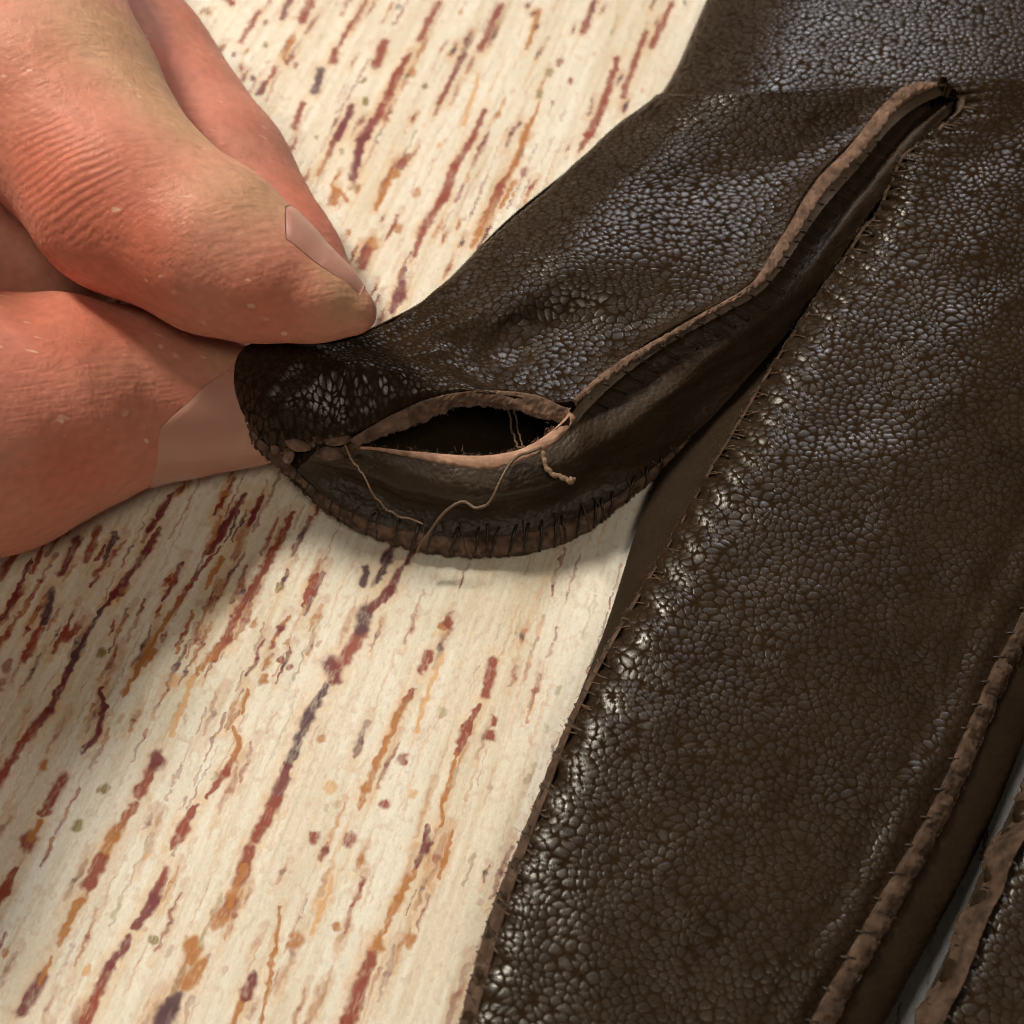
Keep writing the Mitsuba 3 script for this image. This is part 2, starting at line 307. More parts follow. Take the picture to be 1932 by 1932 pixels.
def turned_down(G):
    """the first row of the panel folded down behind it"""
    f = np.linspace(0, 1, 26)[1:][::-1, None, None]
    back = np.stack([0.2 * np.sin(f * 3), 1.5 * np.sin(f * np.pi / 2) ** .8, -4.6 * f ** 1.6], -1)[:, 0] * MM
    return np.concatenate([G[:1] + back, G], 0)




def pebble(xy, size=0.72, seed=3):
    """height 0..1 of leather grain at xy (metres): rounded cells parted by creases, in rough rows"""
    q = np.asarray(xy, float) / MM
    p3 = np.concatenate([q, np.zeros_like(q[..., :1])], -1)
    wx = meshkit.fbm(p3 * 0.35, 2, seed) - .5
    wy = meshkit.fbm(p3 * 0.35 + 31.7, 2, seed) - .5
    q = q + np.stack([wx, wy], -1) * 1.3
    q = q / (np.array([1.12, 0.92]) * size)
    lo, hi = np.floor(q.reshape(-1, 2).min(0)) - 2, np.ceil(q.reshape(-1, 2).max(0)) + 2
    gx, gy = np.meshgrid(np.arange(lo[0], hi[0]), np.arange(lo[1], hi[1]), indexing='ij')
    cell = np.stack([gx, gy, np.full_like(gx, seed)], -1)
    j = np.stack([meshkit.noise(cell * 1.0 + .0, 11), meshkit.noise(cell, 12)], -1)
    pts = np.stack([gx + 0.5 * (gy % 2), gy], -1) + (j - .5) * 0.95
    keep = meshkit.noise(cell, 15) > 0.10
    tree = cKDTree(pts[keep])
    d, ix = tree.query(q.reshape(-1, 2), k=2, workers=-1)
    e = (d[:, 1] - d[:, 0]).reshape(q.shape[:-1])
    hc = meshkit.noise(np.stack([ix[:, 0] * 1.0, ix[:, 0] * 0, ix[:, 0] * 0], -1), 5).reshape(q.shape[:-1])
    g = np.clip(e / 0.34, 0, 1)
    dome = np.clip(1 - (d[:, 0].reshape(e.shape) / 0.72) ** 2, 0, 1)
    h = 0.62 * (1 - (1 - g) ** 2.2) + 0.34 * dome + 0.16 * hc * g
    return h + 0.05 * (meshkit.fbm(p3 * 5.5, 2, 4) - .5)


def rough_leather(G, amp=0.085, size=0.86, coords=None, fine=None, seed=3, scale=None):
    N = normals(G)
    h = pebble(G[..., :2] if coords is None else coords, size, seed)
    if fine is not None:
        h = h * (1 - fine) + pebble(np.stack([G[..., 0], G[..., 1] - G[..., 2] * .7], -1), 0.5, 9) * fine
    a = amp * (0.75 + 0.5 * meshkit.fbm(G / MM * 0.12, 2, 8))
    if scale is not None:
        a = a * scale
    return G + N * (h * a * MM)[..., None], N, h


def tube(P, R, sides=8, cap=True, squash=None, up=None):
    """round (or flattened) tube through the points P with radii R (metres)"""
    P = np.asarray(P, float); n = len(P); R = np.broadcast_to(R, n)
    t = np.gradient(P, axis=0); t /= np.maximum(np.linalg.norm(t, axis=1, keepdims=True), 1e-12)
    u0 = np.array(up if up is not None else [0.3, 0.2, 1.0], float)
    a = np.cross(t, u0); a /= np.maximum(np.linalg.norm(a, axis=1, keepdims=True), 1e-12)
    b = np.cross(a, t)
    th = np.arange(sides) / sides * 2 * np.pi
    V = P[:, None] + R[:, None, None] * (np.cos(th)[None, :, None] * a[:, None] * (squash or 1) + np.sin(th)[None, :, None] * b[:, None])
    i = np.arange(n * sides).reshape(n, sides)
    q = lambda x: x.ravel()
    A, B, Cc, D = i[:-1], i[1:], np.roll(i, -1, 1)[1:], np.roll(i, -1, 1)[:-1]
    F = np.vstack([np.stack([q(A), q(D), q(Cc)], 1), np.stack([q(A), q(Cc), q(B)], 1)])
    V = V.reshape(-1, 3)
    if cap:
        V = np.vstack([V, P[0], P[-1]])
        F = np.vstack([F, np.stack([i[0], np.full(sides, n * sides), np.roll(i[0], -1)], 1), np.stack([i[-1], np.roll(i[-1], -1), np.full(sides, n * sides + 1)], 1)])
    return trimesh.Trimesh(V, F, process=False)


count = {}


def key_of(base):
    count[base] = count.get(base, -1) + 1
    return base if count[base] == 0 else f'{base}_{count[base]:03d}'


def add(base, mesh, mat, smooth=True, grain=None):
    k = key_of(base)
    uv = None
    if mat == 'leather':                                            # u carries the height of the grain: worn tops are glossier than creases
        g = np.concatenate([grain.ravel(), np.zeros(len(mesh.vertices) - grain.size)])
        uv = np.stack([g, np.arange(len(g)) * 1e-6], 1)
    scene[k] = ply(mesh, mat, smooth=smooth, uv=uv)
    return k


labels['glove'] = {'label': 'dark brown leather glove with a burst seam at the pinched fingertip', 'category': 'glove'}

# ---- palm (far, right)
L = np.array([(1230, 204), (1268, 150), (1300, 80), (1335, 0), (1372, -90), (1420, -210), (1480, -360)], float)
rows = []
for k, (u, v) in enumerate(L):
    zz = 11.6 + 0.15 * k
    a = W(u, v, 5.0)
    r = [a + np.array([1.5, -0.5, -4.6]) * MM, a + np.array([0.3, -.1, -2.3]) * MM, a, W(u + 45, v + 6, 9.2), W(u + 130, v + 4, 11.2)]
    r += [W(u + f, (v if k else 205) + 8 - 0.004 * f, (zz if k else 10.9) + dz) for f, dz in ((300, 0), (520, .3), (760, .2), (1000, 0), (1250, -.6), (1420, -3))]
    rows.append(r)
G = patch(np.array(rows), 0.115)
Gp, N, h = rough_leather(G, 0.074, 0.70)
add('glove__palm', solid(Gp, G - N * 1.1 * MM), 'leather', grain=h)

# ---- pinched finger: upper panel
SIL = [((1235, 188), 10), ((1170, 240), 9.5), ((1060, 330), 10), ((960, 413), 10.5), ((870, 507), 11), ((780, 583), 12), ((715, 614), 13.2), ((650, 640), 14.6), ((585, 648), 15.8), ((520, 648), 16.3), ((462, 656), 16.0), ((441, 705), 15), ((453, 772), 12.6), ((478, 812), 10.8)]
SEAM = [((1703, 160), 15.2), ((1668, 196), 14.7), ((1594, 283), 13.4), ((1513, 379), 13.2), ((1430, 520), 12.9), ((1300, 604), 12.5), ((1184, 672), 12.3), ((1070, 758), 12.2), ((909, 741), 13.2), ((787, 763), 13.0), ((690, 812), 12.4), ((612, 838), 11.7), ((560, 846), 10.8), ((528, 848), 9.8)]
MID = [(14.6, 15.6, 15.4), (13.4, 14.4, 14.8), (12.9, 12.9, 12.8), (12.9, 12.8, 12.5), (13.0, 12.7, 12.3), (13.1, 11.7, 11.3), (13.3, 11.7, 11.3), (14.2, 13.0, 12.3), (15.9, 15.1, 14.0), (16.6, 16.0, 14.6), (16.2, 15.7, 14.4), (15.4, 14.8, 13.5), (13.2, 12.8, 12.0), (11.2, 11.0, 10.4)]
rows = []
for i, ((s, zs), (e, ze), mz) in enumerate(zip(SIL, SEAM, MID)):
    s, e = np.array(s, float), np.array(e, float)
    a = W(*s, zs)
    inn = W(*e, ze) - a; inn[2] = 0; inn /= np.linalg.norm(inn)
    r = [a + inn * 1.2 * MM + np.array([0, 0, -4.2 if i < 8 else -2.6]) * MM, a + inn * 0.15 * MM + np.array([0, 0, -1.7 if i < 8 else -1.0]) * MM, a]
    lift = (0, 0)
    r += [W(*(s + (e - s) * f), z) for f, z in zip((0.10, 0.25, 0.5, 0.75), (zs * .45 + mz[0] * .55,) + mz)]
    r += [W(*(s + (e - s) * 0.93), mz[2] * .55 + ze * .45 - 0.15), W(*e, ze)]
    rows.append(r)
G = turned_down(patch(np.array(rows), 0.112))
P3 = G / MM
pin = W(700, 640, 15)
dist = np.linalg.norm(G - pin, axis=2) / MM
ang = np.arctan2(G[..., 1] - pin[1], G[..., 0] - pin[0])
wr = np.exp(-(dist / 11) ** 2) * np.clip(dist / 3, 0, 1) * np.sin(ang * 17 + 1.5 * np.sin(dist * .6) + 5 * meshkit.fbm(P3 * .12, 2, 3))
rip = np.sin((P3[..., 0] * 0.75 - P3[..., 1] * 0.66) * 2.6 + 6 * meshkit.fbm(P3 * .22, 2, 9)) * np.exp(-((dist - 13) / 9) ** 2)
low = meshkit.fbm(P3 * 0.09, 3, 21) - .5
G = G + normals(G) * ((wr * 0.13 * np.clip((dist - 2.5) / 4, 0, 1) + rip * 0.05 + low * 1.3) * MM)[..., None]
Gp, N, h = rough_leather(G, 0.070, 0.70, fine=np.clip(1.25 * np.exp(-(dist / 11) ** 2), 0, 1), scale=0.3 + 0.75 * np.clip((dist - 7) / 10, 0, 1))
finger = add('glove__finger', solid(Gp, G - N * 1.0 * MM), 'leather', grain=h * (1 - .36 * np.exp(-(dist / 10) ** 2)))
labels['glove__finger'] = {'label': 'pinched short finger with a burst side seam'}
A_edge = G[:, -1]                                                  # world curve of the upper panel's seam edge


def ribbon(La, Lb, bulge, depth, res=0.13, rag=0.10, seed=5, lobes=None, width_noise=0.0):
    """raw cut edge of the leather: a strip from curve La to curve Lb, bulging by bulge mm, with depth mm of leather under it"""
    n = max(12, int(np.linalg.norm(np.diff(La, axis=0), axis=1).sum() / (res * MM)))
    a, b = curve(La, n), curve(Lb, n)
    up = np.array([0, -0.25, 1.0]); up /= np.linalg.norm(up)
    s = np.concatenate([[0], np.cumsum(np.linalg.norm(np.diff(a, axis=0), axis=1))]) / MM
    lob = np.ones(n) if lobes is None else 0.35 + 0.65 * np.abs(np.sin(np.pi * (s + 0.5 * np.sin(s * .9)) / lobes)) ** 0.55
    m = 12
    f = np.linspace(0, 1, m)
    G = a[:, None] * (1 - f)[None, :, None] + b[:, None] * f[None, :, None]
    G = G + up * (bulge * MM * np.sin(np.pi * f)[None, :, None] ** 0.7) * lob[:, None, None]
    G[:, 0] -= up * depth * MM * 0.5
    G[:, -1] -= up * depth * MM * 0.5
    h = meshkit.fbm(G / MM * 3.2, 3, seed) - .5
    G = G + up * (h * rag * MM)[..., None]
    side = b - a; side /= np.maximum(np.linalg.norm(side, axis=1, keepdims=True), 1e-9)
    e = (meshkit.fbm(np.stack([s * 2.2, s * 0, s * 0 + seed], -1), 3, seed) - .5) * width_noise * MM
    if lobes is not None:
        e = e - (1 - lob) * 0.22 * np.linalg.norm(b - a, axis=1).mean()
    G[:, -3:] += (side * e[:, None])[:, None, :]
    return solid(G, G - up * depth * MM * 0.6), s


def uvz(pts):
    return np.array([W(*p) for p in pts])


# upper panel's raw edge: along the standing seam, then round the burst lip
ea = [(1788, 166, 14.9), (1703, 163, 14.8), (1641, 224, 14.3), (1594, 283, 13.9), (1548, 329, 13.7), (1513, 379, 13.6), (1486, 426, 13.5), (1455, 476, 13.4), (1416, 534, 13.3), (1370, 565, 13.1), (1300, 604, 12.9), (1234, 642, 12.7), (1184, 670, 12.6), (1120, 716, 12.6), (1080, 752, 12.5)]
eb_ = [(1806, 172, 14.6), (1735, 184, 14.6), (1676, 246, 14.2), (1626, 305, 13.8), (1582, 352, 13.6), (1545, 398, 13.5), (1514, 444, 13.4), (1478, 498, 13.3), (1432, 548, 13.2), (1378, 578, 13.0), (1306, 618, 12.8), (1243, 657, 12.6), (1196, 688, 12.5), (1132, 734, 12.4), (1092, 770, 12.2)]
eb = [(a[0] + (b[0] - a[0]) * .8, a[1] + (b[1] - a[1]) * .8, b[2]) for a, b in zip(ea, eb_)]
ea[0], eb[0] = (1806, 168, 14.7), (1812, 173, 14.5)
m, _ = ribbon(uvz(ea), uvz(eb), 0.30, 0.9, rag=0.45, width_noise=0.5, lobes=1.5)
add('glove__finger__raw_edge', m, 'suede_pale')
la = [(1078, 768, 12.3), (1061, 764, 12.5), (1032, 750, 12.9), (983, 738, 13.2), (909, 735, 13.5), (836, 743, 13.4), (787, 758, 13.2), (728, 786, 12.9), (655, 830, 12.1)]
lb = [(1066, 792, 11.4), (1051, 792, 11.5), (1007, 780, 11.9), (970, 771, 12.0), (934, 765, 12.1), (860, 767, 12.1), (811, 787, 11.9), (745, 812, 11.9), (668, 838, 11.7)]
m, _ = ribbon(uvz(la), uvz(lb), 0.12, 0.6, rag=0.34, seed=9, width_noise=0.55)
k = add('glove__finger__raw_edge', m, 'suede_pale'); labels[k] = {'label': 'raw upper lip of the burst seam'}

# ---- side panel under the seam, facing the camera
TOP = [(596, 850, 11.0), (718, 850, 10.6), (787, 862, 10.4), (836, 872, 10.3), (909, 880, 10.3), (958, 875, 10.4), (1037, 838, 10.9), (1080, 805, 11.6), (1108, 772, 12.0), (1200, 690, 12.2), (1310, 620, 12.5), (1385, 580, 12.8), (1440, 545, 13.0), (1484, 492, 13.1), (1550, 395, 13.3), (1630, 302, 13.6), (1700, 222, 14.2), (1800, 172, 14.4)]
BOT = [(560, 886, 7.5), (640, 955, 4.6), (720, 995, 3.4), (800, 1014, 2.8), (900, 1022, 2.5), (1000, 1010, 2.5), (1080, 984, 2.7), (1150, 945, 3), (1215, 895, 3), (1330, 800, 4.0), (1430, 690, 5.6), (1500, 610, 7.0), (1570, 510, 8.6), (1620, 430, 9.8), (1690, 335, 11.0), (1760, 245, 12.2), (1810, 200, 13.2), (1840, 180, 13.8)]
rows = []
for i, (t, b) in enumerate(zip(TOP, BOT)):
    t, b = np.array(t, float), np.array(b, float)
    at = lambda f: (t[0] + (b[0] - t[0]) * f, t[1] + (b[1] - t[1]) * f)
    if i < 8:
        zz = [(.2, t[2] - .55), (.40, t[2] - 1.9), (.56, (t[2] + b[2]) / 2 - 1.7), (.75, b[2] + .7)]
    else:
        k = min(1, (i - 7) / 2)
        zz = [(.2, t[2] - .55 - 1.5 * k), (.42, t[2] - 1.9 - 0.5 * k), (.62, (t[2] - 2 + b[2]) / 2 + .5), (.8, (t[2] - 2) * .2 + b[2] * .8 + .4)]
    if i == 0:
        zz = [(.2, 10.4), (.4, 9.8), (.56, 9.2), (.75, 8.4)]
    rows.append([W(*t)] + [W(*at(f), z) for f, z in zz] + [W(*b)])
G = patch(np.array(rows), 0.115)
P3 = G / MM
s_along = np.cumsum(np.concatenate([[0], np.linalg.norm(np.diff(G[:, 0], axis=0), axis=1)])) / MM
wr = np.sin(P3[..., 2] * 3.1 + P3[..., 0] * .35 + 5 * meshkit.fbm(P3 * .25, 2, 4)) * 0.05 + (meshkit.fbm(P3 * .3, 3, 5) - .5) * 0.7
edge = np.clip(np.minimum(np.arange(G.shape[1]), np.arange(G.shape[1])[::-1]) / 10, 0, 1)[None]
G = G - normals(G) * (wr * edge * MM)[..., None]
N = normals(G)
sgn = -1.0 if (N[..., 2].mean() < 0) else 1.0
uvc = np.stack([np.cumsum(np.linalg.norm(np.gradient(G, axis=0), axis=2), 0), np.cumsum(np.linalg.norm(np.gradient(G, axis=1), axis=2), 1)], -1)
h = pebble(uvc, 0.6, 6)
Gp = G + N * sgn * (h * 0.075 * MM)[..., None]
add('glove__finger__side_panel', solid(Gp, G - N * sgn * 0.9 * MM), 'leather_matte_lit')
B_bottom = G[:, -1].copy()

lc = [(640, 850, 11.0), (700, 843, 10.95), (738, 847, 10.9), (811, 853, 10.8), (885, 858, 10.8), (934, 856, 10.8), (983, 845, 10.9), (1027, 821, 11.3), (1062, 790, 11.9), (1072, 776, 12.2)]
ld = [(640, 856, 10.9), (700, 849, 10.7), (735, 855, 10.6), (800, 869, 10.4), (870, 882, 10.3), (920, 886, 10.3), (978, 874, 10.4), (1037, 844, 10.9), (1078, 806, 11.6), (1088, 788, 12.0)]
m, _ = ribbon(uvz(lc), uvz(ld), 0.28, 0.8, rag=0.24, seed=13, width_noise=0.2)
k = add('glove__finger__raw_edge', m, 'suede_lip'); labels[k] = {'label': 'pale lower lip of the burst seam'}

# ---- closing sheet under the pinched finger (its back), from the lower seam to the far edge
far = np.array([r[0] for r in np.array([[W(*s, max(z - 4.4, 1.2))] for s, z in SIL])])
fr, nb = curve(far, 60), curve(B_bottom[::-1], 60)
ctl = []
for k in list(range(10, 60, 4)) + [59]:
    a, b = nb[k] - np.array([0, 0, 1.0]) * MM, fr[k]
    lo = np.array([1, 1, np.interp(k, [10, 38, 52], [.2, .25, .97])])
    ctl.append([a, (a * .66 + b * .34) * lo, (a * .33 + b * .67) * lo, b])
ctl = np.array(ctl)
G = patch(ctl, 0.5)
N = normals(G)
add('glove__finger__back_panel', solid(G, G - N * 0.8 * MM), 'leather_dull')

# ---- lower seam rim of the pinched finger: overcast lobes
ra = [(449, 752, 13.2), (466, 790, 11.8), (492, 826, 10.2), (530, 856, 8.8), (572, 898, 6.4), (640, 950, 4.6), (720, 988, 3.7), (800, 1004, 3.2), (900, 1010, 2.9), (1000, 1000, 2.9), (1080, 978, 3.0), (1150, 942, 3.2), (1215, 895, 3.2), (1300, 825, 3.4)]
rb = [(444, 764, 12.6), (458, 802, 11.0), (482, 842, 9.4), (515, 872, 8.0), (558, 914, 5.6), (632, 976, 3.4), (716, 1016, 2.4), (798, 1040, 1.8), (900, 1049, 1.6), (1004, 1040, 1.6), (1088, 1012, 1.8), (1158, 966, 2.0), (1225, 910, 2.2), (1310, 838, 2.6)]
m, s = ribbon(uvz(ra), uvz(rb), 0.42, 1.0, rag=0.3, seed=17, lobes=1.75, width_noise=0.4)
add('glove__finger__seam_rim', m, 'suede_dark')


def stitch_run(base, A, B, spacing, mat, r=0.13, over=0.35, start=0.5, skew=0.3, jitter=0.25, knots=True):
    """overcast stitches: each a bent length of thread from curve A over the edge to curve B"""
    n = 400
    a, b = curve(A, n), curve(B, n)
    s = np.concatenate([[0], np.cumsum(np.linalg.norm(np.diff(b, axis=0), axis=1))]) / MM
    t = start
    while t < s[-1] - 0.3:
        i = int(np.searchsorted(s, t)); j = int(np.clip(np.searchsorted(s, t + skew + rng.normal(0, jitter * .6)), 0, n - 1)); i = min(i, n - 1)
        pa, pb = a[j], b[i]
        up = np.array([0, -.15, 1.0])
        P = [pb - up * .5 * MM, pb + (pb - pa) * .03 + up * 0.02 * MM]
        for f in (.75, .5, .25):
            P.append(pa + (pb - pa) * f + up * (over * MM * math.sin(math.pi * f) ** .8) + rng.normal(0, .03, 3) * MM)
        P += [pa, pa - up * .35 * MM]
        add(base, tube(curve(P, 12), r * MM * rng.uniform(.85, 1.15), 6), mat)
        t += spacing * rng.uniform(1 - jitter, 1 + jitter)


stitch_run('glove__finger__stitch', uvz([(u + 6, v - 14, z + .35) for u, v, z in ra]), uvz(rb), 1.75, 'thread_dark', 0.13, 0.6, 0.9, 0.25, 0.5)
stitch_run('glove__finger__stitch', uvz([(u + 4, v - 22, z + .5) for u, v, z in ra]), uvz(rb), 2.6, 'thread_mid', 0.09, 0.55, 1.2, -0.9, 0.6)
# stitches left in the standing seam, on its dark side
sa = [(u - 2, v + 3, z + .1) for u, v, z in eb[2:]]
sb = [(u + 26, v + 30, z - 1.6) for u, v, z in eb[2:]]
stitch_run('glove__finger__stitch', uvz(sa), uvz(sb), 2.1, 'thread_dark', 0.075, 0.05, 0.8, 0.5)

# crumpled end of the seam at the fingertip
for (u, v, z, r) in [(562, 838, 11.9, 0.75), (596, 822, 12.4, 0.62), (638, 830, 12.1, 0.7), (545, 858, 10.5, 0.6), (622, 856, 10.9, 0.8), (660, 846, 11.2, 0.6), (520, 842, 10.6, 0.5)]:
    b = trimesh.creation.icosphere(3, 1.0)
    v3 = b.vertices * np.array([1.5, .8, .75]) * (0.75 + 0.7 * meshkit.fbm(b.vertices * 1.7 + u, 3, 3)[:, None])
    c, s_ = math.cos(u), math.sin(u)
    v3 = v3 @ np.array([[c, s_, 0], [-s_, c, 0], [0, 0, 1]])
    b.vertices = v3 * r * MM + W(u, v, z)
    add('glove__finger__frayed_tuft', b, 'suede_pale' if u in (562, 545, 638) else 'suede_dark')


def twisted(base, pts, r, mat, tw=0.35, sides=7, ends=None):
    P = curve(uvz(pts), 90)
    t = np.linspace(0, 1, 90)
    P = P + (meshkit.fbm(np.stack([t * 14, t * 0, t * 0 + r * 9], -1), 2, 2)[:, None] - .5) * 0.25 * MM
    s = np.concatenate([[0], np.cumsum(np.linalg.norm(np.diff(P, axis=0), axis=1))]) / MM
    R = r * MM * (1 + tw * np.sin(s * 2 * np.pi / (r * 3.4)))
    if ends is not None:
        R = R * np.interp(t, [0, .8, .93, 1], [1, 1, ends, .4])
    return add(base, tube(P, R, sides), mat)


Z3 = lambda pts: [(394.6 + .4902 * x, 552 + .4902 * y, z) for x, y, z in pts]
k = twisted('glove__finger__loose_thread', Z3([(1275, 600, 12.0), (1240, 612, 11.9), (1190, 628, 11.3), (1150, 670, 10.9), (1125, 715, 10.6), (1100, 770, 10.0), (1070, 815, 9.2), (1020, 822, 8.8), (970, 808, 8.6), (925, 830, 8.0), (885, 870, 7.0), (850, 920, 5.8), (820, 960, 4.6), (800, 1000, 3.6)]), 0.15, 'thread_brown', tw=.15)
labels[k] = {'label': 'long brown thread hanging from the torn lip'}
k = twisted('glove__finger__loose_thread', Z3([(1290, 610, 11.9), (1288, 640, 11.6), (1300, 672, 11.3), (1330, 700, 11.0), (1365, 712, 10.9), (1392, 722, 10.9), (1410, 712, 11.0)]), 0.25, 'thread_tan', tw=.12, ends=1.55)
labels[k] = {'label': 'short pale hooked thread end'}
k = twisted('glove__finger__loose_thread', Z3([(520, 590, 12.0), (550, 640, 11.4), (580, 690, 10.8), (618, 745, 10.0), (650, 800, 8.8), (700, 845, 7.6), (760, 870, 6.8), (822, 892, 6.4)]), 0.095, 'thread_tan', tw=.25)
labels[k] = {'label': 'thin twisted thread at the tip'}
twisted('glove__finger__loose_thread', Z3([(1155, 445, 11.6), (1160, 500, 9.5), (1175, 560, 9.0), (1205, 600, 10.2)]), 0.10, 'thread_brown')
twisted('glove__finger__loose_thread', Z3([(1175, 445, 11.6), (1185, 510, 9.7), (1200, 570, 9.2), (1215, 598, 10.2)]), 0.08, 'thread_brown')


# ---- whole fingers lying on the table
def whole_finger(Lp, Rp, zc, key, bulge, seed, zL, zR):
    """top panel between the left and right edges, and a back panel that closes it down on the table"""
    rows, under = [], []
    for i, (l, r, z) in enumerate(zip(Lp, Rp, zc)):
        l, r = np.array(l, float), np.array(r, float)
        zLi = zL * min(1, max(0, i - 1) / 2) if bulge else zL
        fr = [(0, z + zLi), (.05, z + zLi * .45), (.18, z - .35), (.4, z), (.6, z - .1), (.8, z - .6), (.94, z + zR * .6), (1, z + zR)]
        rows.append([W(*(l + (r - l) * f), zz) for f, zz in fr])
        a, b = rows[-1][0], rows[-1][-1]
        w = b - a; w[2] = 0; w /= np.linalg.norm(w)
        g = bulge[i] if bulge else -1.0
        A = lambda p, off, zz: np.array([*(p + w * off * MM)[:2], zz * MM])
        hi = max(0.4, z - 9.5)
        under.append([a - [0, 0, .5 * MM], A(a, -g * .55, (z + zL) * .6), A(a, -g, 2.0 + hi * .5), A(a, -g + 2.2, .35 + hi * .3), A((a + b) / 2, 0, .3 + hi * .3), A(b, 0.0, .35 + hi * .3), A(b, 2.4, 1.6), b - [0, 0, .5 * MM]])
    G = patch(np.array(rows), 0.115)
    if bulge:
        G = turned_down(G)
    P3 = G / MM
    low = meshkit.fbm(P3 * 0.085, 3, seed) - .5
    fl = np.linspace(0, 1, G.shape[1])[None]
    sl = np.concatenate([[0], np.cumsum(np.linalg.norm(np.diff(G[:, -1], axis=0), axis=1))]) / MM
    dl, dR = fl * 32, (1 - fl) * 32
    pucker = -0.32 * np.exp(-dR / 1.6) * np.abs(np.cos(np.pi * sl / 2.9))[:, None] ** 4 - 0.62 * np.exp(-dl / 2.0) * np.abs(np.cos(np.pi * sl / 2.9))[:, None] ** 4
    fold = 0.35 * np.sin(dR * 1.5 + 4 * meshkit.fbm(P3 * .15, 2, 2)) * np.exp(-((dR - 3.5) / 3) ** 2)
    edge = np.clip(np.minimum(dl, dR) / 1.2, 0, 1)
    N = normals(G)
    sg = 1.0 if N[..., 2].mean() > 0 else -1.0
    G = G + N * sg * ((pucker + (fold * .6 + low * 1.7) * edge) * MM)[..., None]
    N = normals(G) * sg
    h = pebble(G[..., :2], 0.67, 3)
    amp = 0.056 * (0.8 + 0.5 * meshkit.fbm(P3 * .12, 2, 8))
    Gp = G + N * (h * amp * MM)[..., None]
    wear_fade = 0.20 * (meshkit.fbm(P3 * .06, 2, 77) - .5) + (0.20 * np.clip(1.5 - 3.0 * np.linspace(0, 1, len(G)), 0, 1)[:, None] if bulge else 0)  # noise is uneven wear; the ramp paints out lamp glare on the upper rows
    add(key, solid(Gp, G - N * 1.0 * MM), 'leather', grain=h * (1 - wear_fade))
    U = patch(np.array(under), 0.25)
    NU = normals(U)
    hu = pebble(np.stack([U[..., 0] + U[..., 2], U[..., 1] + U[..., 2]], -1), 0.7, 5)
    U = U - NU * (hu * .05 * MM)[..., None]
    add(key + '__back_panel', solid(U, U + NU * 0.8 * MM), 'leather_dull')
    return G


L1 = [(1772, 160), (1816, 180), (1730, 268), (1668, 371), (1563, 522), (1463, 677), (1392, 801), (1304, 943), (1203, 1120), (1085, 1339), (1000, 1545), (925, 1735), (865, 1950), (800, 2170)]
R1 = [(2410, 140), (2390, 190), (2350, 330), (2260, 530), (2150, 780), (2060, 960), (1990, 1110), (1900, 1290), (1822, 1470), (1722, 1665), (1630, 1830), (1530, 2015), (1440, 2200), (1360, 2420)]
z1 = [15.4, 15.1, 14.4, 13.2, 11.7, 10.4, 9.8, 9.4, 9.3, 9.4, 9.5, 9.5, 9.4, 9.2]
b1 = [-1.5, -1.5, -1, 0, .8, 2.4, 4.5, 4.4, 2.1, .3, 0, -.5, -.5, -1]
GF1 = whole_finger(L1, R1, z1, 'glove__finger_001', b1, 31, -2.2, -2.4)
labels['glove__finger_001'] = {'label': 'long finger lying whole beside the burst one'}
L2 = [(2330, 640), (2190, 930), (2060, 1240), (1985, 1390), (1920, 1510), (1880, 1592), (1838, 1684), (1806, 1764), (1768, 1845), (1738, 1915), (1680, 2060), (1600, 2260)]
R2 = [(2960, 900), (2820, 1210), (2690, 1530), (2620, 1690), (2550, 1810), (2510, 1900), (2470, 1990), (2440, 2070), (2400, 2150), (2370, 2220), (2310, 2370), (2230, 2560)]
GF2 = whole_finger(L2, R2, [10.5, 10, 9.5, 9.3, 9.2, 9.1, 9, 9, 9, 9, 8.8, 8.5], 'glove__finger_002', None, 41, -2.4, -2.4)
labels['glove__finger_002'] = {'label': 'neighbouring finger across the dark gap'}


def along(G, side, mm_in, dz, k=44):
    """curve on the panel G, mm_in from its left (0) or right (1) edge; negative runs past the edge"""
    R = G[np.linspace(0, len(G) - 1, k).astype(int)]
    if side:
        R = R[:, ::-1]
    d = np.concatenate([np.zeros((k, 1)), np.cumsum(np.linalg.norm(np.diff(R, axis=1), axis=2), 1)], 1) / MM
    mm_in = np.broadcast_to(mm_in, k)
    out = []
    for r, dd, q in zip(R, d, mm_in):
        if q >= 0:
            out.append([np.interp(q, dd, r[:, a]) for a in range(3)])
        else:
            w = r[0] - r[12]; w[2] *= .6
            out.append(r[0] + w / np.linalg.norm(w) * -q * MM)
    return np.array(out) + np.array([0, 0, dz]) * MM


inL = lambda a, dz: along(GF1, 0, a, dz)
inR = lambda a, dz: along(GF1, 1, a, dz)
in2 = lambda a, dz: along(GF2, 0, a, dz)
# left edge: thin pale cut line that widens into a rim near the fingertip
wL = np.interp(np.arange(44), [0, 26, 32, 37, 43], [.3, .3, .7, 1.6, 1.9])
m, _ = ribbon(inL(wL, 0.12)[2:], inL(-0.25, -.15)[2:], 0.14, 0.8, rag=0.22, seed=23, lobes=2.7, width_noise=0.3)
outer = inL(-0.2, -.1)[2:]
add('glove__finger_001__seam_rim', m, 'suede_brown')
stitch_run('glove__finger_001__stitch', inL(1.9, .04)[2:], outer, 2.75, 'thread_mid', 0.10, 0.14, 1.3, 0.7)
stitch_run('glove__finger_001__stitch', inL(1.5, .05)[2:], outer, 2.75, 'thread_brown', 0.055, 0.12, 1.5, 0.2)
stitch_run('glove__finger_001__stitch', inL(1.6, .03)[2:], outer, 2.75, 'thread_dark', 0.11, 0.10, 1.0, 0.9)
m, _ = ribbon(inR(2.0, .3), inR(-0.25, -.1), 0.5, 1.0, rag=0.5, seed=27, lobes=2.75, width_noise=0.45)
